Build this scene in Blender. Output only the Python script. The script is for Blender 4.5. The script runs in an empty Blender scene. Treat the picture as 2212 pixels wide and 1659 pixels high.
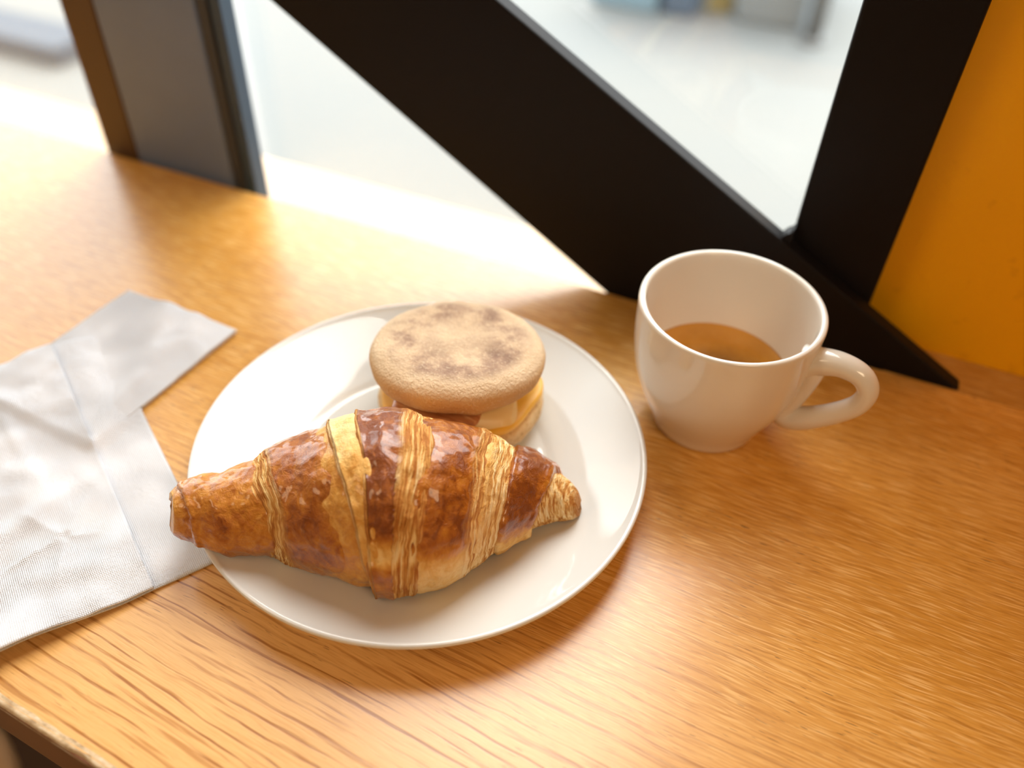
import bpy, bmesh, math, random
import numpy as np
from mathutils import Vector, Matrix, noise
C = bpy.context.scene.collection
sc = bpy.context.scene
PI = math.pi
random.seed(4)

# ------------------------------------------------------------------ camera, world, lights, exposure
cd = bpy.data.cameras.new('camera')
cd.sensor_fit = 'HORIZONTAL'; cd.sensor_width = 36.0; cd.lens = 36.0 * 1850.07 / 2212.0
cd.clip_start = 0.02; cd.clip_end = 200
cd.dof.use_dof = True; cd.dof.focus_distance = 0.370; cd.dof.aperture_fstop = 3.4
cam = bpy.data.objects.new('camera', cd); C.objects.link(cam)
cam.matrix_world = Matrix(((0.916292, -0.295045, 0.270844, 0.0), (0.399446, 0.623948, -0.671663, 0.0),
                           (0.029178, 0.723628, 0.689574, 0.332), (0, 0, 0, 1)))
sc.camera = cam

w = bpy.data.worlds.new('overcast_sky'); sc.world = w; w.use_nodes = True
bg = w.node_tree.nodes['Background']
_n = w.node_tree.nodes; _l = w.node_tree.links
_tc = _n.new('ShaderNodeTexCoord'); _sp = _n.new('ShaderNodeSeparateXYZ'); _mr = _n.new('ShaderNodeMapRange')
_l.new(_tc.outputs['Generated'], _sp.inputs[0]); _l.new(_sp.outputs['Z'], _mr.inputs['Value'])
_mr.inputs['From Min'].default_value = 0.0; _mr.inputs['From Max'].default_value = 1.0
_mr.inputs['To Min'].default_value = 5.0; _mr.inputs['To Max'].default_value = 2.3
_l.new(_mr.outputs[0], bg.inputs['Strength']); bg.inputs['Color'].default_value = (0.94, 0.975, 1.0, 1)

sl_ = bpy.data.lights.new('hazy_sun', 'SUN'); sl_.energy = 3.0; sl_.angle = math.radians(42); sl_.color = (1.0, .965, .90)
so = bpy.data.objects.new('hazy_sun', sl_); C.objects.link(so); so.location = (-2, 4, 5)
so.rotation_euler = Vector((.10, -.578, -.809)).to_track_quat('-Z', 'Y').to_euler()

def area(name, loc, size, power, col, target):
    l = bpy.data.lights.new(name, 'AREA'); l.shape = 'DISK'; l.size = size; l.energy = power; l.color = col
    o = bpy.data.objects.new(name, l); C.objects.link(o); o.location = loc
    d = Vector(target) - Vector(loc); o.rotation_euler = d.to_track_quat('-Z', 'Y').to_euler()
    return o
area('warm_fill', (0.9, -0.7, 1.5), 0.80, 11, (1.0, 0.72, 0.44), (0.1, 0.2, 0))  # unseen warm fill light, added to lift the counter's front and right side
area('warm_fill', (-1.3, -0.9, 1.5), 0.80, 8, (1.0, 0.72, 0.44), (-0.3, 0.2, 0))  # second added fill, from the left, likewise out of view

sc.view_settings.view_transform = 'Standard'; sc.view_settings.look = 'None'
sc.view_settings.gamma = 1.0; sc.view_settings.use_curve_mapping = False
sc.view_settings.exposure = 0.42
sc.cycles.use_denoising = True
sc.cycles.max_bounces = 10; sc.cycles.transparent_max_bounces = 12
sc.cycles.caustics_reflective = False; sc.cycles.caustics_refractive = False

# ------------------------------------------------------------------ helpers
def tag(o, label=None, cat=None, group=None, kind=None):
    if label: o['label'] = label
    if cat: o['category'] = cat
    if group: o['group'] = group
    if kind: o['kind'] = kind
    return o
def empty(name, loc=(0, 0, 0)):
    o = bpy.data.objects.new(name, None); C.objects.link(o); o.location = loc; o.empty_display_size = .02
    return o
def mesh_obj(name, verts, faces, mat, parent=None, smooth=True, attrs=None):
    me = bpy.data.meshes.new(name); me.from_pydata([tuple(map(float, v)) for v in verts], [], [tuple(map(int, f)) for f in faces])
    me.materials.append(mat)
    if smooth: me.polygons.foreach_set('use_smooth', [True] * len(me.polygons))
    if attrs:
        for k, a in attrs.items():
            at = me.attributes.new(k, 'FLOAT', 'POINT'); at.data.foreach_set('value', np.asarray(a, dtype=np.float32))
    me.update()
    o = bpy.data.objects.new(name, me); C.objects.link(o)
    if parent is not None:
        o.parent = parent; o.matrix_parent_inverse = Matrix.Translation(-Vector(parent.location))
    return o
def bm_obj(name, bm, mat, parent=None, smooth=False):
    me = bpy.data.meshes.new(name); bmesh.ops.recalc_face_normals(bm, faces=bm.faces[:])
    bm.to_mesh(me); bm.free(); me.materials.append(mat)
    if smooth: me.polygons.foreach_set('use_smooth', [True] * len(me.polygons))
    o = bpy.data.objects.new(name, me); C.objects.link(o)
    if parent is not None:
        o.parent = parent; o.matrix_parent_inverse = Matrix.Translation(-Vector(parent.location))
    return o
def box(name, lo, hi, mat, parent=None, bevel=0.0, seg=2):
    bm = bmesh.new(); bmesh.ops.create_cube(bm, size=1)
    for v in bm.verts:
        for k in range(3): v.co[k] = lo[k] + (v.co[k] + .5) * (hi[k] - lo[k])
    if bevel: bmesh.ops.bevel(bm, geom=bm.edges[:], offset=bevel, segments=seg, profile=.5, affect='EDGES')
    return bm_obj(name, bm, mat, parent)
def prism(name, poly, y0, y1, mat, parent=None, bevel=0.0):      # polygon in x,z swept along y
    bm = bmesh.new()
    a = [bm.verts.new((x, y0, z)) for x, z in poly]; b = [bm.verts.new((x, y1, z)) for x, z in poly]
    bm.faces.new(a); bm.faces.new(b[::-1]); n = len(poly)
    for i in range(n): bm.faces.new((a[i], a[(i + 1) % n], b[(i + 1) % n], b[i]))
    bmesh.ops.recalc_face_normals(bm, faces=bm.faces[:])
    if bevel: bmesh.ops.bevel(bm, geom=bm.edges[:], offset=bevel, segments=2, profile=.5, affect='EDGES')
    return bm_obj(name, bm, mat, parent)
def lathe(name, prof, center, mat, parent=None, n=128, fn=None, attrs=None, closed=False):
    cx, cy, cz = center; V = []; F = []; m = len(prof); A = {k: [] for k in (attrs or {})}
    for i in range(m):
        for j in range(n):
            t = 2 * PI * j / n; r, z = prof[i]
            p = Vector((r * math.cos(t), r * math.sin(t), z))
            if fn: p = fn(p, i, t)
            V.append((cx + p.x, cy + p.y, cz + p.z))
            for k in A: A[k].append(attrs[k](p, i, t))
    for i in range(m - 1 + (1 if closed else 0)):
        for j in range(n):
            k = (j + 1) % n; i2 = (i + 1) % m
            F.append((i * n + j, i * n + k, i2 * n + k, i2 * n + j))
    if not closed:
        if prof[0][0] > 1e-6: F.append(tuple(range(n))[::-1])
        if prof[-1][0] > 1e-6: F.append(tuple((m - 1) * n + j for j in range(n)))
    return mesh_obj(name, V, F, mat, parent, True, A)
def smoothprof(pts, per=8, closed=False):                         # Catmull-Rom through profile points
    P = [np.array(p, float) for p in pts]; out = []; n = len(P)
    for i in range(n if closed else n - 1):
        if closed: p0, p1, p2, p3 = P[(i - 1) % n], P[i], P[(i + 1) % n], P[(i + 2) % n]
        else: p0, p1, p2, p3 = P[max(i - 1, 0)], P[i], P[i + 1], P[min(i + 2, n - 1)]
        for k in range(per):
            t = k / per
            out.append(tuple(.5 * ((2 * p1) + (-p0 + p2) * t + (2 * p0 - 5 * p1 + 4 * p2 - p3) * t * t + (-p0 + 3 * p1 - 3 * p2 + p3) * t ** 3)))
    if not closed: out.append(tuple(P[-1]))
    return out
def sstep(a, b, x):
    t = np.clip((x - a) / (b - a), 0, 1); return t * t * (3 - 2 * t)

class Nd:                                                         # tiny node-tree builder
    def __init__(s, name):
        s.m = bpy.data.materials.new(name); s.m.use_nodes = True; s.t = s.m.node_tree; s.t.nodes.clear()
        s.out = s.n('ShaderNodeOutputMaterial')
    def n(s, typ, **kw):
        o = s.t.nodes.new(typ)
        for k, v in kw.items():
            if k.startswith('_'): setattr(o, k[1:], v)
            else: s.set(o, k.replace('__', ' '), v)
        return o
    def set(s, o, k, v):
        i = o.inputs[int(k[1:])] if k[0] == 'i' and k[1:].isdigit() else o.inputs[k]
        if isinstance(v, bpy.types.NodeSocket): s.t.links.new(v, i)
        else: i.default_value = v
    def math(s, op, a, b=0.0, clamp=False):
        o = s.n('ShaderNodeMath', _operation=op, _use_clamp=clamp); s.set(o, 'i0', a); s.set(o, 'i1', b); return o.outputs[0]
    def mix(s, f, a, b, mode='MIX'):
        o = s.n('ShaderNodeMix', _data_type='RGBA', _blend_type=mode)
        s.set(o, 'i0', f); s.set(o, 'i6', a if not isinstance(a, tuple) else (*a, 1)[:4]); s.set(o, 'i7', b if not isinstance(b, tuple) else (*b, 1)[:4])
        return o.outputs[2]
    def ramp(s, f, stops):
        o = s.n('ShaderNodeValToRGB'); s.set(o, 'Fac', f); e = o.color_ramp.elements
        while len(e) < len(stops): e.new(.5)
        for q, (p, c) in zip(e, stops): q.position = p; q.color = (*c, 1) if isinstance(c, tuple) else (c, c, c, 1)
        return o.outputs['Color']
    def coord(s, scale=(1, 1, 1), rot=(0, 0, 0), loc=(0, 0, 0), out='Object'):
        c = s.n('ShaderNodeTexCoord'); m = s.n('ShaderNodeMapping'); s.set(m, 'Vector', c.outputs[out])
        m.inputs['Scale'].default_value = scale; m.inputs['Rotation'].default_value = rot; m.inputs['Location'].default_value = loc
        return m.outputs[0]
    def noise(s, vec, scale=1.0, detail=3.0, rough=.5, dist=0.0):
        o = s.n('ShaderNodeTexNoise', Scale=scale, Detail=detail, Roughness=rough, Distortion=dist)
        if vec is not None: s.set(o, 'Vector', vec)
        return o.outputs['Fac']
    def attr(s, name):
        o = s.n('ShaderNodeAttribute', _attribute_name=name); return o.outputs['Fac']
    def bump(s, h, strength=.5, dist=.001, normal=None):
        o = s.n('ShaderNodeBump', Strength=strength, Distance=dist, Height=h)
        if normal is not None: s.set(o, 'Normal', normal)
        return o.outputs[0]
    def bsdf(s, **kw):
        o = s.n('ShaderNodeBsdfPrincipled')
        for k, v in kw.items():
            if isinstance(v, tuple) and len(v) == 3 and ('Color' in k or 'Tint' in k): v = (*v, 1)
            s.set(o, k.replace('__', ' '), v)
        s.t.links.new(o.outputs[0], s.out.inputs['Surface']); return o
def plain(name, col, rough=.5, **kw):
    s = Nd(name); v = s.noise(s.coord((1, 1, 1)), 40, 3)
    c = s.mix(v, tuple(x * .92 for x in col), tuple(min(1, x * 1.06) for x in col))
    s.bsdf(Base__Color=c, Roughness=rough, **kw); return s.m

# ------------------------------------------------------------------ materials
def wood_mat(name, dark=1.0):
    s = Nd(name); D = lambda *c: tuple(x * dark for x in c)
    sep = s.n('ShaderNodeSeparateXYZ'); s.set(sep, 'Vector', s.coord()); x = sep.outputs['X']; y0 = sep.outputs['Y']
    zone = s.n('ShaderNodeMapRange'); s.set(zone, 'Value', s.math('ADD', y0, s.math('MULTIPLY', x, .10)))
    zone.inputs['From Min'].default_value = .225; zone.inputs['From Max'].default_value = .125
    zf = zone.outputs[0]                                             # flat-sawn figure toward the front, straight grain behind
    wob = s.noise(s.coord((5, 14, 14)), 1, 3, .5); wob2 = s.noise(s.coord((28, 60, 60)), 1, 2)
    y = s.math('ADD', y0, s.math('ADD', s.math('MULTIPLY', s.math('MULTIPLY', x, s.math('ADD', s.math('MULTIPLY', zf, .05), .03)), 1.0), s.math('ADD', s.math('MULTIPLY', s.math('SUBTRACT', wob, .5), .012), s.math('MULTIPLY', s.math('SUBTRACT', wob2, .5), .0022))))
    def st(fx, fy, off, det=2, rough=.55):
        cb = s.n('ShaderNodeCombineXYZ'); s.set(cb, 'X', s.math('MULTIPLY', x, fx)); s.set(cb, 'Y', s.math('MULTIPLY', y, fy)); cb.inputs['Z'].default_value = off
        return s.noise(cb.outputs[0], 1, det, rough)
    base = s.noise(s.coord((1.8, 22, 22)), 1, 3, .55, .3)
    col = s.ramp(base, [(.25, D(.60, .270, .036)), (.5, D(.69, .332, .056)), (.8, D(.76, .400, .098))])
    col = s.mix(s.math('MULTIPLY', zf, .6), col, D(.78, .465, .195))
    ring = s.math('SINE', s.math('MULTIPLY', s.math('ADD', y, s.math('MULTIPLY', st(4, 60, 3), .010)), 2 * PI / .0054))
    brk = st(13, 170, 9, 2)
    rl = s.math('MULTIPLY', s.ramp(ring, [(.74, 0.0), (.96, 1.0)]), s.ramp(brk, [(.44, 0.0), (.53, 1.0)]))
    rl = s.math('MULTIPLY', rl, s.math('ADD', s.math('MULTIPLY', zf, .92), .06))
    ln2 = s.math('MULTIPLY', s.ramp(st(15, 330, 21, 1), [(.58, 0.0), (.66, .7)]), s.math('ADD', s.math('MULTIPLY', zf, .6), .4))
    col = s.mix(rl, col, D(.33, .112, .010)); col = s.mix(ln2, col, D(.42, .165, .022))
    fine = st(50, 980, 4, 3, .6); inv = s.math('SUBTRACT', 1.0, s.math('MULTIPLY', zf, .65))
    col = s.mix(s.math('MULTIPLY', s.ramp(fine, [(.36, .8), (.52, 0.0)]), inv), col, D(.48, .195, .022))
    lt = st(58, 1250, 13, 2, .5)
    col = s.mix(s.math('MULTIPLY', s.ramp(lt, [(.52, 0.0), (.66, .85)]), inv), col, D(.88, .54, .20))
    pore = st(120, 1700, 31, 1, .5); pz = s.noise(s.coord((6, 14, 14)), 1, 2)
    pm = s.math('MULTIPLY', s.ramp(pore, [(.685, 0.0), (.73, 1.0)]), s.ramp(pz, [(.42, .15), (.58, 1.0)]))
    col = s.mix(pm, col, (.085, .030, .006))
    h = s.math('SUBTRACT', s.math('MULTIPLY', fine, .5), s.math('ADD', s.math('MULTIPLY', pm, .9), s.math('MULTIPLY', rl, .35)))
    nb = s.bump(h, .22, .0004)
    s.bsdf(Base__Color=col, Roughness=s.math('ADD', .28, s.math('MULTIPLY', fine, .12)), Normal=nb, Coat__Weight=.50, Coat__Roughness=.22, Coat__IOR=1.52)
    return s.m
WOOD = wood_mat('oiled_oak')
def edge_mat():
    s = Nd('worn_edge_oak'); n1 = s.noise(s.coord((120, 300, 300)), 1, 4, .6)
    s.bsdf(Base__Color=s.ramp(n1, [(.35, (.40, .27, .15)), (.5, (.66, .49, .30)), (.65, (.74, .64, .48))]), Roughness=.7); return s.m
WOOD_EDGE = edge_mat()
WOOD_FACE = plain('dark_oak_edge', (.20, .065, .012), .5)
LEDGE = wood_mat('ledge_oak', .72)

def porcelain(name, col):
    s = Nd(name); v = s.noise(s.coord((1, 1, 1)), 30, 2)
    s.bsdf(Base__Color=s.mix(v, tuple(c * .985 for c in col), col), Roughness=.6, Specular__IOR__Level=.1, Coat__Weight=1.0, Coat__Roughness=.025, Coat__IOR=1.6)
    return s.m
PLATE = porcelain('white_porcelain', (.68, .67, .645))
CUPM = porcelain('cream_porcelain', (.78, .725, .645))

def black_paint():
    s = Nd('black_painted_steel'); n1 = s.noise(s.coord((1, 1, 1)), 300, 2)
    s.bsdf(Base__Color=(.0085, .0065, .0065), Roughness=.5, Specular__IOR__Level=.15, Normal=s.bump(n1, .06, .0004)); return s.m
BLACK = black_paint()
GREY = plain('grey_painted_steel', (.135, .180, .285), .42)
BROWN = plain('brown_anodised_strip', (.075, .033, .011), .5)
GASKET = plain('dark_gasket', (.035, .037, .042), .6)
BLUEF = plain('blue_grey_frame', (.030, .055, .090), .45)
def orange():
    s = Nd('orange_paint'); n1 = s.noise(s.coord(), 9, 4); n2 = s.noise(s.coord(), 60, 3)
    c = s.mix(n1, (.88, .39, .0008), (.95, .46, .0015))
    c = s.mix(s.ramp(n2, [(.66, 0.0), (.78, .35)]), c, (.45, .14, .0005))
    s.bsdf(Base__Color=c, Roughness=.45, Normal=s.bump(n2, .1, .0005)); return s.m
ORANGE = orange()
WALLP = plain('warm_plaster', (.62, .48, .34), .8)
CEIL = plain('ceiling_plaster', (.62, .55, .46), .85)
FLOORM = plain('dark_floor_boards', (.10, .055, .028), .6)
def glass():
    s = Nd('window_glass')
    ge = s.n('ShaderNodeNewGeometry')
    f = s.n('ShaderNodeFresnel', IOR=s.math('SUBTRACT', 1.5, s.math('MULTIPLY', ge.outputs['Backfacing'], 1.5 - 1 / 1.5))); tr = s.n('ShaderNodeBsdfTransparent'); tr.inputs[0].default_value = (.97, .985, .985, 1)
    gl = s.n('ShaderNodeBsdfGlossy', Roughness=.01); mx = s.n('ShaderNodeMixShader')
    s.set(mx, 'i0', f.outputs[0]); s.set(mx, 'i1', tr.outputs[0]); s.set(mx, 'i2', gl.outputs[0])
    s.t.links.new(mx.outputs[0], s.out.inputs['Surface']); return s.m
GLASS = glass()
def pavement():
    s = Nd('pale_pavement'); n1 = s.noise(s.coord(), 1.3, 4); n2 = s.noise(s.coord(), 60, 2)
    c = s.mix(n1, (.180, .196, .199), (.228, .221, .198)); c = s.mix(s.math('MULTIPLY', n2, .2), c, (.13, .13, .13))
    s.bsdf(Base__Color=c, Roughness=.9); return s.m
PAVE = pavement()

# ------------------------------------------------------------------ setting: room shell, window wall, street
g = box('ground', (-30, .75, -1.16), (30, 40, -1.0), PAVE); tag(g, 'pale sunlit pavement seen through the window', 'pavement', kind='structure')
o = box('floor', (-3.2, -3.4, -1.16), (2.4, .75, -1.05), FLOORM); tag(o, 'dark floor of the cafe under the counter', 'floor', kind='structure')
o = box('ceiling', (-3.2, -3.4, 1.62), (2.4, .5, 1.72), CEIL); tag(o, 'pale ceiling of the cafe', 'ceiling', kind='structure')
o = box('wall_back', (-3.2, -3.5, -1.05), (2.4, -3.4, 1.62), WALLP); tag(o, 'warm plaster wall at the back of the cafe', 'wall', kind='structure')
o = box('wall_left', (-3.3, -3.4, -1.05), (-3.2, .5, 1.62), WALLP); tag(o, 'warm plaster wall at the left end of the cafe', 'wall', kind='structure')
o = box('wall_right', (2.3, -3.4, -1.05), (2.4, .46, 1.62), WALLP); tag(o, 'warm plaster wall at the far right end of the cafe', 'wall', kind='structure')
o = box('wall_front', (.025, .458, -1.05), (2.4, .56, 1.62), ORANGE)
tag(o, 'bright orange painted wall panel beside the black window post', 'wall', kind='structure')
o = box('wall_window', (-3.2, .445, -1.05), (.024, .56, -.06), WALLP); tag(o, 'wall below the window behind the counter', 'wall', kind='structure')
o = box('wall_window', (-3.2, .445, 1.42), (.024, .56, 1.62), BLACK); tag(o, 'dark lintel strip above the cafe window', 'lintel', kind='structure')

wn = empty('window_1', (-.2, .43, 0)); tag(wn, 'cafe window with black diagonal steel brace and posts behind the counter', 'window', kind='structure')
def line(p, q, x): return p[1] + (q[1] - p[1]) * (x - p[0]) / (q[0] - p[0])
LA, LB = (-.3382, .1417), (-.1081, -.0028)          # lower edge of the brace
UA, UB = (-.1905, .1665), (.0987, .0015)            # upper edge of the brace
xl = -2.0
prism('diagonal_brace', [(LB[0] + .03, line(LA, LB, LB[0] + .03)), (UB[0] + .03, line(UA, UB, UB[0] + .03)), (xl, line(UA, UB, xl)), (xl, line(LA, LB, xl))], .4275, .4385, BLACK, wn, .0012)
box('right_post', (-.0108, .4395, -.06), (.0415, .4576, 1.42), BLACK, wn, .002)
# fillet where the post meets the brace
prism('corner_gusset', [(-.018, line(UA, UB, -.018) - .004), (-.0100, .062), (-.0100, .0745), (-.0118, .0712), (-.0135, .0703)], .4300, .4383, BLACK, wn)
lp = box('left_post', (-.486, .430, -.06), (-.399, .4505, 1.42), GREY, wn, .002); lp['label'] = 'grey painted post face'
a = box('post_strip', (-.5165, .430, -.06), (-.4865, .4505, 1.42), BROWN, wn, .0015); a['label'] = 'brown strip along the grey post'
a = box('post_gasket', (-.3985, .431, -.06), (-.3905, .4505, 1.42), GASKET, wn, .001); a['label'] = 'dark gasket strip'
a = box('sash_frame', (-.390, .433, -.06), (-.3815, .4465, 1.42), BLUEF, wn, .001); a['label'] = 'blue grey sash edge'
for x0, x1 in ((-3.2, -.5165), (-.3795, .024)):
    box('glass_pane', (x0, .452, -.06), (x1, .456, 1.42), GLASS, wn)
o = box('trim_1', (.060, .4268, -.045), (2.3, .458, -.0006), LEDGE, None, .0008); tag(o, 'wooden ledge strip between counter and orange wall', 'ledge', kind='structure')

# ------------------------------------------------------------------ counter
ct = empty('counter', (-.2, .245, 0)); tag(ct, 'long oiled oak window counter carrying the plate, cup and napkins', 'counter')
def fy(x): return .0655 - .068 * (x + .215)                        # the front edge runs slightly out of square
def skew_box(name, x0, x1, ya, yb, z0, z1, mat, bevel=0, back=None):
    bm = bmesh.new(); V = []
    for z in (z0, z1):
        for x, yy in ((x0, fy(x0) + ya), (x1, fy(x1) + ya), (x1, back or fy(x1) + yb), (x0, back or fy(x0) + yb)): V.append(bm.verts.new((x, yy, z)))
    for f in ((3, 2, 1, 0), (4, 5, 6, 7), (0, 1, 5, 4), (1, 2, 6, 5), (2, 3, 7, 6), (3, 0, 4, 7)): bm.faces.new([V[k] for k in f])
    bmesh.ops.recalc_face_normals(bm, faces=bm.faces[:])
    if bevel: bmesh.ops.bevel(bm, geom=bm.edges[:], offset=bevel, segments=2, profile=.5, affect='EDGES')
    return bm_obj(name, bm, mat, ct)
top = skew_box('worktop', -1.6, 1.6, .0017, 0, -.042, 0, WOOD, .0005, .4262)
def worn_edge():
    V = []; F = []; n = 1400; x0, x1 = -1.2, .8; k = 6
    for i in range(n):
        x = x0 + (x1 - x0) * i / (n - 1)
        wv = .0016 + .0007 * (noise.noise(Vector((x * 40, 2, 1))) + .6 * noise.noise(Vector((x * 170, 7, 3))))
        chip = max(0, noise.noise(Vector((x * 38, 11, 4))) - .45) * .005
        pts = [(.0024 + wv, .00004), (.0016 + chip * .5, -.00002), (.0008 + chip, -.0003 - chip * .4), (.0002 + chip * .8, -.0012 - wv * .5), (-.00015, -.0026 - wv), (-.00008, -.0032 - wv)]
        for (y, z) in pts: V.append((x, fy(x) + y, z))
    for i in range(n - 1):
        for j in range(k - 1): F.append((i * k + j, (i + 1) * k + j, (i + 1) * k + j + 1, i * k + j + 1))
    e = mesh_obj('edge_wear', V, F, WOOD_EDGE, ct); e['label'] = 'pale worn front arris'
worn_edge()
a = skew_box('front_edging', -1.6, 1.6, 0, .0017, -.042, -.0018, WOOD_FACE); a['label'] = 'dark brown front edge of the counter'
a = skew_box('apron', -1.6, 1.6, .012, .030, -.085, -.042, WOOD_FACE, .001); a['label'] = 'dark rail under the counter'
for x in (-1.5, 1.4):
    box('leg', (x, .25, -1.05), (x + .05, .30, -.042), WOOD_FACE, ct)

st = empty('stool', (-.50, -.03, -1.05)); tag(st, 'pale wooden stool tucked below the front edge of the counter', 'stool')
STM = plain('pale_stool_wood', (.62, .40, .20), .5)
lathe('seat', smoothprof([(0, .71), (.10, .712), (.148, .716), (.156, .735), (.152, .748), (.12, .752), (0, .750)], 5), (-.50, -.03, -1.05), STM, st, 64)
for i in range(4):
    t = PI / 4 + i * PI / 2; V = []; F = []
    for k, (rr, z, q) in enumerate(((.16, 0, .013), (.10, .718, .016))):
        for j in range(16):
            V.append((-.50 + rr * math.cos(t) + q * math.cos(j * PI / 8), -.03 + rr * math.sin(t) + q * math.sin(j * PI / 8), -1.05 + z))
    for j in range(16): F.append((j, (j + 1) % 16, 16 + (j + 1) % 16, 16 + j))
    F += [tuple(range(16))[::-1], tuple(range(16, 32))]
    mesh_obj('leg', V, F, STM, st)

# ------------------------------------------------------------------ plate
PX, PY = -.1459, .2465
prof = [(0, .0040), (.030, .0040), (.056, .0041), (.0620, .0042), (.0642, .0049), (.0680, .0066), (.078, .0102), (.090, .0141), (.100, .0173), (.1062, .0194), (.1085, .0204), (.1098, .0203), (.1103, .0193), (.1096, .0180),
        (.104, .0155), (.092, .0112), (.078, .0062), (.068, .0030), (.064, .0010), (.0615, .0002), (.0585, .0004), (.057, .0018), (.040, .0022), (0, .0022)]
pl = lathe('dinner_plate', smoothprof(prof, 5), (PX, PY, .0003), PLATE, None, 192)
tag(pl, 'round white coupe plate holding the croissant and breakfast muffin', 'plate')
def zplate(x, y):
    r = math.hypot(x - PX, y - PY)
    P = [(0, .0043), (.0625, .0049), (.068, .0065), (.078, .0103), (.09, .0144), (.1, .0176), (.1062, .0197), (.1098, .0205)]
    if r > .1108: return 0.0
    for (a, b), (c, d) in zip(P, P[1:]):
        if r <= c: return b + (d - b) * (r - a) / (c - a)
    return .0205

# ------------------------------------------------------------------ cup and coffee
CX, CY = -.0257, .3447
cup = empty('coffee_cup', (CX, CY, 0)); tag(cup, 'white rounded porcelain espresso cup with loop handle beside the plate', 'cup')
cprof = [(0, .0030), (.020, .0030), (.0235, .0018), (.0250, .0003), (.0265, .0003), (.0278, .0020), (.0300, .0080), (.0338, .0165), (.0378, .0260), (.0412, .0370), (.0432, .0490), (.0440, .0600), (.0442, .0700), (.0443, .0738), (.0438, .0753), (.0426, .0756), (.0414, .0750), (.0408, .0738),
         (.0405, .0700), (.0401, .0600), (.0393, .0490), (.0374, .0370), (.0342, .0260), (.0296, .0165), (.0230, .0090), (.012, .0070), (0, .0068)]
cprof = [(r_ * 1.022, z_ * 1.033) for r_, z_ in cprof]
lathe('cup_body', smoothprof(cprof, 6), (CX, CY, .0003), CUPM, cup, 160)
def sweep(name, path, sec, mat, parent, normal, per=10, nsec=24):
    P = [Vector(p) for p in smoothprof(path, per)]
    V = []; F = []; n = len(P)
    for i, p in enumerate(P):
        t = (P[min(i + 1, n - 1)] - P[max(i - 1, 0)]).normalized(); b = normal; c = t.cross(b).normalized()
        u = i / (n - 1) * (len(sec) - 1); k = min(int(u), len(sec) - 2); f = u - k
        wa = sec[k][0] * (1 - f) + sec[k + 1][0] * f; wb = sec[k][1] * (1 - f) + sec[k + 1][1] * f
        for j in range(nsec):
            a = 2 * PI * j / nsec; V.append(p + c * wa * math.cos(a) + b * wb * math.sin(a))
    for i in range(n - 1):
        for j in range(nsec): F.append((i * nsec + j, i * nsec + (j + 1) % nsec, (i + 1) * nsec + (j + 1) % nsec, (i + 1) * nsec + j))
    F += [tuple(range(nsec))[::-1], tuple((n - 1) * nsec + j for j in range(nsec))]
    return mesh_obj(name, V, F, mat, parent)
az = math.radians(-10); dv = Vector((math.cos(az), math.sin(az), 0)); nv = Vector((-math.sin(az), math.cos(az), 0))
hp = [(.0415, .0600), (.0470, .0630), (.0560, .0655), (.0655, .0640), (.0708, .0575), (.0695, .0485), (.0640, .0405), (.0560, .0325), (.0470, .0258), (.0400, .0240), (.0375, .0285), (.0405, .0370), (.0435, .0480), (.0448, .0580), (.0430, .0640)]
hs = [(.0085, .0082), (.0068, .0070), (.0058, .0062), (.0052, .0058), (.0049, .0057), (.0049, .0057), (.0050, .0058), (.0054, .0060), (.0062, .0064), (.0066, .0066), (.0064, .0066), (.0058, .0062), (.0056, .0060), (.0060, .0064), (.0064, .0066)]
hp = [(a * 1.012, b * 1.03) for a, b in hp]
sweep('cup_handle', [tuple(Vector((CX, CY, .0003)) + dv * a + Vector((0, 0, b))) for a, b in hp], hs, CUPM, cup, nv)

def coffee_mat():
    s = Nd('espresso_crema'); r = s.attr('rad'); nz = s.noise(s.coord((1, 1, 1)), 90, 4, .6); nf = s.noise(s.coord(), 900, 2)
    q = s.math('ADD', r, s.math('MULTIPLY', s.math('SUBTRACT', nz, .5), .22))
    c = s.ramp(q, [(.28, (.08, .025, .001)), (.52, (.24, .085, .003)), (.72, (.50, .20, .016)), (.90, (.68, .33, .065))])
    c = s.mix(s.math('MULTIPLY', nf, .2), c, (.62, .32, .10))
    s.bsdf(Base__Color=c, Roughness=.22, Specular__IOR__Level=.22); return s.m
COF = coffee_mat()
cr = [(0, .0350)] + [(.0368 * k / 14, .0350) for k in range(1, 15)] + [(.0373, .0353), (.0373, .0335), (.030, .030), (0, .030)]
co = lathe('coffee', cr, (CX, CY, 0), COF, None, 72, None, {'rad': lambda p, i, t: math.hypot(p.x - .004, p.y + .012) / .0490})
tag(co, 'espresso with a tan crema ring inside the white cup', 'coffee')

# ------------------------------------------------------------------ napkins
def napkin_mat():
    s = Nd('embossed_paper'); tc = s.coord((1, 1, 1), out='UV')
    sp = s.n('ShaderNodeSeparateXYZ'); s.set(sp, 'Vector', tc)
    K = 2 * PI / .00165
    su = s.math('SINE', s.math('MULTIPLY', s.math('ADD', sp.outputs[0], sp.outputs[1]), K)); sv = s.math('SINE', s.math('MULTIPLY', s.math('SUBTRACT', sp.outputs[0], sp.outputs[1]), K))
    dots = s.math('MULTIPLY', su, sv); wr = s.noise(tc, 45, 5, .6, .6); fi = s.noise(tc, 900, 2)
    amp = s.ramp(s.noise(tc, 22, 2), [(.35, .25), (.6, 1.0)])
    nb = s.bump(s.math('MULTIPLY', dots, amp), .8, .0005); nb = s.bump(wr, .35, .003, nb); nb = s.bump(fi, .15, .0002, nb)
    s.bsdf(Base__Color=(.80, .81, .855), Roughness=.75, Normal=nb, Sheen__Weight=.1); return s.m
NAP = napkin_mat()
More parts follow.
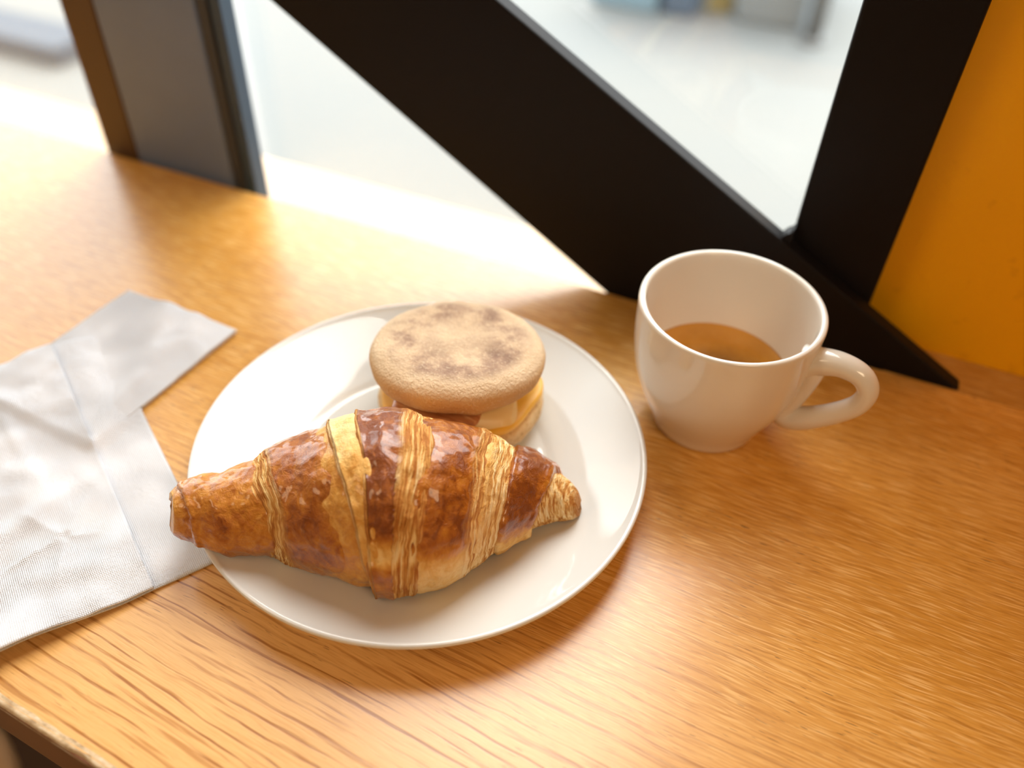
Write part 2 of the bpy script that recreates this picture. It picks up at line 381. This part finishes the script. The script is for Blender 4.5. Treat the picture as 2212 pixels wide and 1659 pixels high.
def ply(name, origin, ux, uy, lx, ly, hf, parent, nx=90, ny=90, th=.0007):
    V = []; F = []; UV = []
    for side in (0, 1):
        for j in range(ny + 1):
            for i in range(nx + 1):
                a = i / nx * lx; b = j / ny * ly; h = hf(a, b)
                V.append((origin[0] + ux[0] * a + uy[0] * b, origin[1] + ux[1] * a + uy[1] * b, h + (th if side == 0 else 0))); UV.append((a, b))
    n1 = nx + 1; S = n1 * (ny + 1)
    for j in range(ny):
        for i in range(nx):
            q = (j * n1 + i, j * n1 + i + 1, (j + 1) * n1 + i + 1, (j + 1) * n1 + i)
            F.append(q); F.append(tuple(S + k for k in q[::-1]))
    rim = [i for i in range(n1)] + [j * n1 + nx for j in range(1, ny + 1)] + [ny * n1 + i for i in range(nx - 1, -1, -1)] + [j * n1 for j in range(ny - 1, 0, -1)]
    for a, b in zip(rim, rim[1:] + rim[:1]): F.append((b, a, S + a, S + b))
    o = mesh_obj(name, V, F, NAP, parent); me = o.data; uvl = me.uv_layers.new(name='uv')
    for lp_ in me.loops: uvl.data[lp_.index].uv = UV[lp_.vertex_index]
    return o
def nz(a, b, f, s): return noise.noise(Vector((a * f, b * f, s)))
# under napkin, square to the counter
n2 = empty('paper_napkin', (-.34, .26, 0)); tag(n2, 'white paper napkin lying underneath, its corner pointing at the window', 'napkin', 'paper napkins')
UO, UX, UY = (-.2945, .2936), (-1, .035), (-.085, -1)
def h_under(a, b):
    free = sstep(.075, .045, a + b * .6)                       # only the part that sticks out may puff up
    h = .0020 + .0010 * abs(nz(a, b, 26, 3))
    h += free * (.0030 * math.exp(-((a - .050 + b * .45) / .010) ** 2) + .0022 * math.exp(-((a - .028 + b * .2) / .007) ** 2) + .0012 * max(0, nz(a, b, 60, 6)))
    return h
def under_at(x, y):
    dx, dy = x - UO[0], y - UO[1]; det = UX[0] * UY[1] - UX[1] * UY[0]
    a = (dx * UY[1] - dy * UY[0]) / det; b = (UX[0] * dy - UX[1] * dx) / det
    m = sstep(-.006, .001, a) * sstep(.090, .083, a) * sstep(-.006, .001, b) * sstep(.112, .105, b)
    return (h_under(min(max(a, 0), .083), min(max(b, 0), .105)) + .0009) * m
ply('lower_ply', (-.2950, .2940), UX, UY, .083, .105, lambda a, b: .0006 + .0004 * abs(nz(a, b, 30, 8)), n2)
ply('upper_ply', UO, UX, UY, .0825, .103, h_under, n2)
# top napkin, turned, with the edge of its upper ply set back
A = np.array([-.3625, .2592]); B = np.array([-.2050, .1575]); ub = (B - A) / np.linalg.norm(B - A); vb = np.array([ub[1], -ub[0]])
if vb[0] > 0: vb = -vb
L = float(np.linalg.norm(B - A)); Wd = .15
n1 = empty('paper_napkin', (-.30, .16, 0)); tag(n1, 'white embossed folded paper napkin on top, reaching under the plate rim', 'napkin', 'paper napkins')
def under_plate(x, y):
    r = math.hypot(x - PX, y - PY)
    return .0040 if r > .108 else .0040 * max(0, (r - .080) / .028)
def h_base(a, b):
    x = A[0] + ub[0] * a + vb[0] * b; y = A[1] + ub[1] * a + vb[1] * b
    on = under_at(x, y)                                        # rests on the lower napkin
    fr = .0058 * sstep(.150, L, a) * sstep(.035, .085, b)      # front-left edge curls off the counter
    near = sstep(.112, .130, math.hypot(x - PX, y - PY))
    return .0006 + on * (.3 + .7 * sstep(.0, .02, b)) + fr + near * (.0014 * abs(nz(a, b, 22, 1)) + .0006 * nz(a, b, 60, 5))
ply('lower_ply', A, ub, vb, L, Wd, h_base, n1, 110, 90)
def h_up(a, b):
    b2 = b + .0275; h = h_base(a, b2) + .0020
    h += .0022 * max(0, nz(a * .6, b, 42, 21)) + .0010 * nz(a, b, 85, 4)
    # a few sharp creases running out of one pinched spot near the front
    da, db = a - .140, b - .026; d = math.hypot(da, db); an = math.atan2(db, da)
    for th0, ln_, amp in ((1.35, .05, .0016), (2.6, .035, .0012), (-1.2, .02, .0012), (.35, .03, .0010), (-2.5, .03, .0009)):
        dd = abs(math.sin(an - th0)) * d
        if math.cos(an - th0) > 0: h += amp * math.exp(-dd / .0022) * sstep(0, .004, d) * (1 - sstep(ln_ * .4, ln_, d))
    # long soft folds
    h += .0016 * math.exp(-((a - .125 - (b - .05) * .35) / .006) ** 2) * sstep(.0, .03, b) + .0014 * math.exp(-((b - .028 + (a - .1) * .12) / .004) ** 2) * sstep(.14, .05, a)
    h += .0018 * math.exp(-((a - .158 + (b - .04) * .25) / .007) ** 2) * sstep(.0, .03, b)
    return h
ply('upper_ply', A + vb * .0275, ub, vb, L + .0004, Wd - .029, h_up, n1, 150, 120)

# ------------------------------------------------------------------ breakfast muffin
MX, MY = -.1448, .2885
mu = empty('breakfast_muffin', (MX, MY, .005)); tag(mu, 'toasted english muffin sandwich with egg, cheese and bacon behind the croissant', 'sandwich')
def bun_mat():
    s = Nd('floury_muffin_bread'); tp = s.attr('topf'); rd = s.attr('rad')
    n1 = s.noise(s.coord(), 58, 5, .68); n2 = s.noise(s.coord(), 820, 3, .6); n3 = s.noise(s.coord((1, 1, 1), loc=(3, 2, 1)), 45, 3)
    side = s.mix(n3, (.58, .315, .115), (.70, .45, .22))
    toast = s.ramp(s.math('ADD', s.math('MULTIPLY', n1, .7), s.math('MULTIPLY', n3, .3)), [(.36, (.22, .125, .085)), (.48, (.36, .225, .15)), (.62, (.56, .38, .24))])
    ring = s.ramp(rd, [(.0, .45), (.32, .55), (.55, 1.0), (.72, .95), (.88, .12), (1, 0)])
    flour = s.mix(n3, (.66, .47, .285), (.74, .56, .37))
    c = s.mix(s.math('MULTIPLY', s.math('MULTIPLY', ring, s.ramp(n1, [(.45, 1.0), (.70, .30)])), 1.0), flour, toast)
    c = s.mix(tp, side, c)
    c = s.mix(s.math('MULTIPLY', s.ramp(n2, [(.55, 0.0), (.70, 1.0)]), .40), c, (.86, .70, .48))
    s.bsdf(Base__Color=c, Roughness=.85, Normal=s.bump(n2, .9, .0011, s.bump(n1, .3, .0012)), Subsurface__Weight=.05, Subsurface__Radius=(.004, .002, .001))
    return s.m
BUN = bun_mat()
def crumb_mat():
    s = Nd('muffin_crumb'); v = s.n('ShaderNodeTexVoronoi', Scale=330.0); s.set(v, 'Vector', s.coord()); n1 = s.noise(s.coord(), 160, 4)
    c = s.mix(n1, (.62, .38, .15), (.84, .64, .37)); c = s.mix(s.ramp(v.outputs['Distance'], [(.1, .6), (.4, 0.0)]), c, (.45, .22, .06))
    s.bsdf(Base__Color=c, Roughness=.85, Normal=s.bump(n1, .6, .002), Subsurface__Weight=.08, Subsurface__Radius=(.004, .002, .001)); return s.m
CRUMB = crumb_mat()
# bottom half
def fb(p, i, t):
    k = 1 + .025 * noise.noise(Vector((p.x * 70, p.y * 70, p.z * 90 + 4))) + .012 * noise.noise(p * 260)
    z = p.z + .0012 * noise.noise(p * 120) * (p.z > .006)
    return Vector((p.x * k, p.y * k, max(z, zplate(MX + p.x * k, MY + p.y * k) + .0006 - .0050) if i > 0 else z))
lathe('bottom_bun', smoothprof([(0, 0), (.030, 0), (.036, .0012), (.0410, .006), (.0428, .0115), (.0415, .0165), (.034, .0185), (.018, .0185), (0, .0185)], 7), (MX, MY, .0050), CRUMB, mu, 120, fb)
# egg patty, cheese, two bacon rashers
EGG = plain('cooked_egg', (.90, .50, .055), .45, Subsurface__Weight=.1, Subsurface__Radius=(.004, .002, .001))
def fe(p, i, t):
    k = 1.04 + .08 * noise.noise(Vector((math.cos(t) * 2.4, math.sin(t) * 1.7, 2))); return Vector((p.x * k, p.y * k, p.z + .0015 * noise.noise(Vector((p.x * 90, p.y * 90, 1)))))
lathe('egg_patty', smoothprof([(0, 0), (.033, 0), (.0385, .0015), (.0395, .0035), (.037, .0055), (.02, .006), (0, .006)], 5), (MX + .001, MY - .0015, .0228), EGG, mu, 96, fe)
CHS = plain('pale_cheese', (.90, .66, .30), .4, Subsurface__Weight=.1, Subsurface__Radius=(.004, .002, .001))
def slab(name, cx, cy, z, rot, lx, ly, th, mat, droop, wave, parent, nx=46, ny=26):
    V = []; F = []
    for sd in (1, 0):
        for j in range(ny + 1):
            for i in range(nx + 1):
                u = (i / nx - .5); v = (j / ny - .5)
                # rounded corners
                k = (abs(2 * u) ** 6 + abs(2 * v) ** 6) ** (1 / 6.); m = max(abs(2 * u), abs(2 * v), 1e-6); f = m / max(k, 1e-6)
                x = u * lx * f; y = v * ly * f; edge = max(abs(2 * u), abs(2 * v))
                X = cx + x * math.cos(rot) - y * math.sin(rot); Y = cy + x * math.sin(rot) + y * math.cos(rot)
                rr = math.hypot(X - MX, Y - MY)
                zz = z - droop * max(0, rr - .032) ** 1.2 * 3 + wave * math.sin(x * 260 + y * 60) + .0006 * noise.noise(Vector((X * 150, Y * 150, z * 300)))
                e = .5 * th * math.sqrt(max(0, 1 - max(0, (edge - .9) / .1) ** 2))
                V.append((X, Y, zz + (e if sd else -e)))
    n1_ = nx + 1; S = n1_ * (ny + 1)
    for j in range(ny):
        for i in range(nx):
            q = (j * n1_ + i, j * n1_ + i + 1, (j + 1) * n1_ + i + 1, (j + 1) * n1_ + i); F.append(q); F.append(tuple(S + k for k in q[::-1]))
    rim = [i for i in range(n1_)] + [j * n1_ + nx for j in range(1, ny + 1)] + [ny * n1_ + i for i in range(nx - 1, -1, -1)] + [j * n1_ for j in range(ny - 1, 0, -1)]
    for a_, b_ in zip(rim, rim[1:] + rim[:1]): F.append((b_, a_, S + a_, S + b_))
    return mesh_obj(name, V, F, mat, parent)
def bacon_mat():
    s = Nd('grilled_bacon'); n1 = s.noise(s.coord((60, 400, 300), (0, 0, .5)), 1, 3)
    c = s.ramp(n1, [(.35, (.40, .125, .035)), (.55, (.55, .22, .08)), (.70, (.74, .42, .20))]); s.bsdf(Base__Color=c, Roughness=.35, Coat__Weight=.2); return s.m
BAC = bacon_mat()
sl = slab('cheese_slice', MX + .005, MY - .0095, .0312, .50, .054, .053, .0055, CHS, .35, 0, mu); sl['label'] = 'pale melted cheese slice'
sl = slab('bacon_rasher', MX + .001, MY - .0255, .0366, .22, .044, .030, .0026, BAC, .12, .0007, mu); sl['label'] = 'reddish brown bacon rasher'
sl = slab('bacon_rasher', MX - .004, MY + .008, .0366, .25, .078, .028, .0028, BAC, .25, .0007, mu); sl['label'] = 'reddish brown bacon rasher'
# top half, tipped back a little
tilt_axis = Vector((math.cos(.4), math.sin(.4), 0))
tl = Matrix.Rotation(math.radians(-8.0), 3, tilt_axis)
def ft(p, i, t):
    k = 1 + .012 * noise.noise(Vector((math.cos(t) * 1.4, math.sin(t) * 1.4, 9))) + .006 * noise.noise(Vector((math.cos(t) * 6, math.sin(t) * 6, 3)))
    q = Vector((p.x * k, p.y * k, p.z + .0009 * noise.noise(Vector((p.x * 60, p.y * 60, 2))) + .00035 * noise.noise(p * 420)))
    if p.z < .008: q.z += .0014 * noise.noise(Vector((math.cos(t) * 3, math.sin(t) * 3, 5)))
    return tl @ q
bp = smoothprof([(0, .0188), (.018, .0189), (.031, .0186), (.0380, .0172), (.0420, .0140), (.0436, .0098), (.0428, .0050), (.0402, .0018), (.0350, .0004), (.02, 0), (0, 0)], 9)
lathe('top_bun', bp, (MX + .0004, MY - .0045, .0385), BUN, mu, 160, ft,
      {'topf': lambda p, i, t: float(sstep(.0095, .0150, bp[i][1])), 'rad': lambda p, i, t: bp[i][0] / .0436})

# ------------------------------------------------------------------ croissant
def pastry_mat():
    s = Nd('butter_pastry')
    lam = s.attr('lam'); bake = s.attr('bake'); acr = s.attr('acr'); ph = s.attr('phi'); wid = s.attr('wid')
    def cv(fa, fp):
        cb = s.n('ShaderNodeCombineXYZ'); s.set(cb, 'X', s.math('MULTIPLY', acr, fa)); s.set(cb, 'Y', s.math('MULTIPLY', ph, fp)); s.set(cb, 'Z', wid); return cb.outputs[0]
    stri = s.noise(cv(850, 2.0), 1, 4, .6, .45); stri2 = s.noise(cv(2100, 5.0), 1, 2, .5, .3)
    blot = s.noise(cv(210, 3.2), 1, 5, .62, .9); fine = s.noise(s.coord(), 760, 4, .65); mid = s.noise(s.coord(), 190, 4, .62, .7)
    vor = s.n('ShaderNodeTexVoronoi', Scale=260.0, _feature='SMOOTH_F1'); s.set(vor, 'Vector', s.coord())
    q = s.math('ADD', bake, s.math('ADD', s.math('MULTIPLY', s.math('SUBTRACT', blot, .5), .70), s.math('MULTIPLY', s.math('SUBTRACT', mid, .5), .60)))
    crust = s.ramp(q, [(.0, (.86, .62, .29)), (.24, (.76, .45, .14)), (.44, (.63, .295, .052)), (.64, (.50, .185, .018)), (.84, (.35, .100, .008)), (1.05, (.20, .046, .004))])
    lamc = s.ramp(s.math('ADD', stri, s.math('MULTIPLY', s.math('SUBTRACT', bake, .35), .12)), [(.34, (.93, .74, .43)), (.46, (.84, .56, .23)), (.53, (.66, .33, .08)), (.64, (.42, .145, .02))])
    lamc = s.mix(s.ramp(acr, [(.0004, .75), (.0012, 0.0)]), lamc, (.40, .135, .016))
    lm = s.ramp(s.math('ADD', lam, s.math('MULTIPLY', s.math('SUBTRACT', blot, .5), .6)), [(.22, 0.0), (.72, 1.0)])
    c = s.mix(lm, crust, lamc)
    h = s.math('ADD', s.math('MULTIPLY', s.math('ADD', stri, s.math('MULTIPLY', stri2, .4)), s.math('ADD', s.math('MULTIPLY', lm, 1.3), .12)), s.math('ADD', s.math('MULTIPLY', mid, .8), s.math('ADD', s.math('MULTIPLY', fine, .26), s.math('MULTIPLY', vor.outputs['Distance'], .25))))
    nb = s.bump(h, .75, .0017)
    gloss = s.math('MULTIPLY', s.ramp(q, [(.25, 0.0), (.6, 1.0)]), s.math('SUBTRACT', 1.0, lm))
    rg = s.math('SUBTRACT', .66, s.math('MULTIPLY', gloss, .30))
    s.bsdf(Base__Color=c, Roughness=rg, Specular__IOR__Level=.3, Normal=nb, Coat__Weight=s.math('MULTIPLY', gloss, .65), Coat__Roughness=.11, Subsurface__Weight=.08, Subsurface__Radius=(.004, .0018, .0008)); return s.m
PASTRY = pastry_mat()
cr_ = empty('croissant', (-.13, .20, .005)); tag(cr_, 'golden brown glazed butter croissant lying across the front of the plate', 'croissant')
ST = np.array([  # station, centre x y z, radius
 (364, -.2226, .1570, .0282, .0060), (368, -.2218, .1573, .0283, .0088), (378, -.2197, .1581, .0285, .0114), (392, -.2168, .1592, .0288, .0132), (430, -.2098, .1622, .0296, .0150), (490, -.1990, .1662, .0292, .0168), (545, -.1912, .1738, .0288, .0198),
 (600, -.1828, .1805, .0287, .0230), (660, -.1720, .1858, .0297, .0262), (720, -.1596, .1895, .0327, .0304), (770, -.1482, .1927, .0352, .0334), (840, -.1350, .1972, .0370, .0352), (900, -.1241, .2023, .0364, .0349),
 (950, -.1155, .2080, .0344, .0326), (1010, -.1065, .2164, .0316, .0293), (1060, -.0992, .2249, .0286, .0258), (1100, -.0931, .2325, .0252, .0218), (1150, -.0845, .2394, .0219, .0176), (1200, -.0752, .2437, .0200, .0138),
 (1235, -.0672, .2460, .0178, .0098), (1250, -.0638, .2469, .0163, .0066), (1258, -.0622, .2473, .0155, .0022)])
gx = np.linspace(364, 1258, 900)
GT = [np.interp(gx, ST[:, 0], ST[:, k]) for k in range(1, 5)]
ker = np.hanning(43); ker /= ker.sum()
def smo(a, k=21): return np.convolve(np.pad(a, k, mode='reflect', reflect_type='odd'), ker, 'valid')
GS = [smo(g_) for g_ in GT[:3]] + [np.where((gx > 400) & (gx < 1232), smo(GT[3]), GT[3])]
AX = {}
def axis(s):
    k = int(round(np.clip((s - 364) / 894 * 899, 0, 899) * 1))
    if k not in AX:
        k0, k1 = max(k - 3, 0), min(k + 3, 899)
        c = Vector([float(GS[q][k]) for q in range(3)]); t = Vector((.872, .49, 0))
        side = t.cross(Vector((0, 0, 1))).normalized(); up = side.cross(t).normalized(); AX[k] = (float(GS[3][k]), side, up, c)
    return AX[k]
def axis_pos(s): return Vector([float(np.interp(s, gx, GS[k])) for k in range(3)])
def bnd(bt, bb, phi):
    p = math.radians(phi); v = bt + (bb - bt) * (1 - math.sin(p - .838)) / 2; q = (v - 850) / 400
    return v + 1.5 * q + 12.4 * math.sin(p) - 15.6 * q * math.cos(p) - 16.3 * q * math.sin(p) - 7.7 * q * q * math.sin(p)   # seams lean round the roll
def n3(p, f, q=0.0): return noise.noise(Vector((p[0] * f, p[1] * f, p[2] * f + q)))
def ss(a, b, x):
    t = min(1.0, max(0.0, (x - a) / (b - a))); return t * t * (3 - 2 * t)
def wrap(name, w, nS=84, nP=230):
    V = []; F = []; at = {k: [] for k in ('lam', 'bake', 'acr', 'phi', 'wid')}
    vis = w['vis']; ID = w['id']; tL = w.get('tipL'); tR = w.get('tipR')   # vis: which end is the exposed cut edge
    eL = vis in 'LB' and not tL; eR = vis in 'RB' and not tR
    lz = w['lamw'] if isinstance(w['lamw'], tuple) else (w['lamw'], w['lamw'])
    for j in range(nP):
        phi = -180 + 360 * j / nP; p_ = phi if phi >= -90 else phi + 360
        wv = noise.noise(Vector((math.cos(phi / 57.3) * 2.2, math.sin(phi / 57.3) * 2.2, ID * 7.1))); wv2 = noise.noise(Vector((math.cos(phi / 57.3) * 9, math.sin(phi / 57.3) * 9, ID * 3.3)))
        jit = 7 * wv + 3.0 * wv2
        a = bnd(*w['a'], phi) + (jit if eL else 0); b = bnd(*w['b'], phi) + (jit * .8 if eR else 0)
        cp, sp = math.cos(math.radians(phi)), math.sin(math.radians(phi))
        for i in range(nS + 1):
            u0 = i / nS; u = u0 - .09 * math.sin(2 * PI * u0)              # denser near both ends
            s_ = a + (b - a) * u; r, side, up, _ = axis(s_); c = axis_pos(s_)
            dL = s_ - a; dR = b - s_
            off = w['off'] + w.get('crown', .0012) * math.sin(PI * u)
            if eL: off += -.0065 * (1 - ss(0, 7, dL)) + .0009 * math.exp(-((dL - 12) / 9) ** 2)
            if eR: off += -.0065 * (1 - ss(0, 7, dR)) + .0009 * math.exp(-((dR - 12) / 9) ** 2)
            if vis == 'L' and not tR: off -= .0050 * (1 - ss(0, 26, dR))
            if vis == 'R' and not tL: off -= .0050 * (1 - ss(0, 26, dL))
            left = (dL < dR) if vis == 'B' else (vis == 'L')
            dE = dL if left else dR; zone = lz[0] if left else lz[1]; lam = 0.0
            if zone > 0:                                                   # terraces of the cut, laminated edge
                dw = dE + 4 * noise.noise(Vector((phi * .018, ID * 2.0 + dE * .02, 1))) + 2 * wv2
                x = dw / zone; nst = max(2, round(zone / 11)); k = math.floor(x * nst); f = x * nst - k
                if x < 1: off -= w.get('terr', .0034) * (1 - max(0, (k + ss(0, .45, f)) / nst))
                lam = 1 - ss(.65, 1.35, x)
            if w.get('extra'): off += w['extra'](p_, u, s_)
            rr = max(r + off * min(1, r / .013), .0006)
            p = c + side * (rr * cp) + up * (rr * sp)
            nA = n3(p, 60, ID) * .0013 + n3(p, 150, ID + 3) * .00075 + n3(p, 330, 5) * .00034
            p += (side * cp + up * sp) * (nA * min(1, r / .015))
            zf = zplate(p.x, p.y) + .0012
            if p.z < zf: p.z = zf
            V.append(p)
            at['lam'].append(max(lam, w.get('lamall', 0))); at['bake'].append(float(w['bake'](p_, u, s_)))
            at['acr'].append(dE / 5000.); at['phi'].append(phi / 57.3); at['wid'].append(ID * 3.7)
    m = nS + 1
    for j in range(nP):
        k = (j + 1) % nP
        for i in range(nS): F.append((j * m + i, k * m + i, k * m + i + 1, j * m + i + 1))
    F += [tuple(j * m for j in range(nP))[::-1], tuple(j * m + nS for j in range(nP))]
    o = mesh_obj(name, V, F, PASTRY, cr_, True, at)
    if w.get('label'): o['label'] = w['label']
    return o
def bake(top, bot, lo, hi, edge=.12):
    def f(p, u, s_):
        v = bot + (top - bot) * ss(lo, hi, p) * (1 - .6 * ss(165, 215, p))
        return v - edge * 2.4 * abs(2 * u - 1) ** 2.2
    return f
def bake_mid(p, u, s_):
    v = .98 if p > 33 else .22 + .76 * ss(20, 33, p)
    if p < 17: v = max(v if p > 12 else .22, .74 - .52 * ss(9, 17, p))
    return v - .12 * ss(120, 150, p) - (.35 * ss(190, 220, p))
def bake_tip(p, u, s_): return .68 + .22 * math.exp(-((s_ - 500) / 26) ** 2 - ((p - 35) / 22) ** 2) - .14 * ss(95, 140, p)
W = [
 dict(id=0, a=(364, 364), b=(430, 445), vis='L', tipL=1, off=-.0012, lamw=0, bake=bake(.70, .80, -20, 60), crown=.0),
 dict(id=1, a=(373, 410), b=(570, 630), vis='L', off=-.0006, lamw=0, bake=bake_tip, crown=.0022),
 dict(id=2, a=(514, 578), b=(730, 780), vis='L', off=.0014, lamw=62, bake=bake(.86, .58, -35, 10), crown=.0024),
 dict(id=3, a=(646, 700), b=(805, 840), vis='L', off=.0008, lamw=16, bake=bake(.42, .50, 60, 110), crown=.0024, label='golden puffed dough layer'),
 dict(id=9, a=(696, 797), b=(815, 850), vis='L', off=.0032, lamw=13, bake=bake(.06, .44, 60, 105), crown=.0018, label='pale puffed dough fold'),
 dict(id=4, a=(758, 799), b=(948, 902), vis='B', off=.0050, lamw=(15, 72), bake=bake_mid, crown=.0004, extra=lambda p, u, s_: .0018 * (1 - ss(10, 17, p)) * ss(-85, -60, p)),
 dict(id=5, a=(860, 830), b=(1106, 1062), vis='R', off=.0010, lamw=66, bake=bake(.88, .06, 2, 26), crown=.0030),
 dict(id=6, a=(1000, 975), b=(1153, 1098), vis='R', off=.0008, lamw=74, bake=bake(.30, .10, 0, 40), crown=.0010, terr=.0026, label='pale flaky dough layer'),
 dict(id=7, a=(1095, 1050), b=(1218, 1152), vis='R', off=.0013, lamw=0, bake=bake(1.02, .30, -10, 22), crown=.0020),
 dict(id=8, a=(1165, 1110), b=(1258, 1258), vis='R', tipR=1, off=-.0008, lamw=0, lamall=.8, bake=bake(.45, .35, 0, 40), crown=0),
]
for w_ in W: wrap('dough_layer', w_)

# ------------------------------------------------------------------ blurred things on the pavement outside
def thing_box(name, lo, hi, col, label, cat, extra=None, rough=.6):
    e = empty(name, ((lo[0] + hi[0]) / 2, (lo[1] + hi[1]) / 2, lo[2])); tag(e, label, cat)
    m = plain(name + '_paint', col, rough)
    box('body', lo, hi, m, e, .015)
    return e, m
e, m = thing_box('storage_crate', (-1.16, 3.60, -1.0), (-.88, 3.95, -.66), (.17, .26, .32), 'pale blue blurred crate standing on the pavement outside', 'crate')
box('lid', (-1.18, 3.58, -.66), (-.86, 3.97, -.62), m, e, .01)
e, m = thing_box('litter_bin', (-.86, 3.62, -1.0), (-.72, 3.85, -.55), (.075, .105, .15), 'navy blurred bin between the blue crate and yellow board', 'bin')
box('lid', (-.87, 3.605, -.55), (-.71, 3.865, -.51), m, e, .01)
e, m = thing_box('sandwich_board', (-.705, 3.78, -1.0), (-.60, 3.86, -.5), (.33, .28, .13), 'yellow blurred board standing on the pavement outside', 'sign')
box('foot', (-.705, 3.75, -1.0), (-.60, 3.89, -.975), m, e, .005)
e, m = thing_box('concrete_planter', (-.57, 3.70, -1.0), (-.285, 4.3, -.6), (.18, .20, .21), 'grey blurred planter on the pavement near the window post', 'planter')
box('rim', (-.59, 3.68, -.6), (-.265, 4.32, -.55), m, e, .01)
e = empty('bollard', (-.235, 3.62, -1.0)); tag(e, 'slim grey post on the pavement beside the planter', 'bollard'); m = plain('bollard_paint', (.15, .155, .155), .5)
lathe('post', [(0, 0), (.035, 0), (.035, .75), (.03, .79), (0, .80)], (-.235, 3.62, -1.0), m, e, 32); lathe('foot', [(0, 0), (.055, 0), (.055, .02), (0, .025)], (-.235, 3.62, -1.0), m, e, 32)
kb = box('kerbstone', (-4.2, 2.10, -1.0), (-2.62, 2.30, -.93), plain('kerb_granite', (.085, .105, .13), .8), None, .01); tag(kb, 'dark blue grey kerbstone outside, left of the grey post', 'kerb')
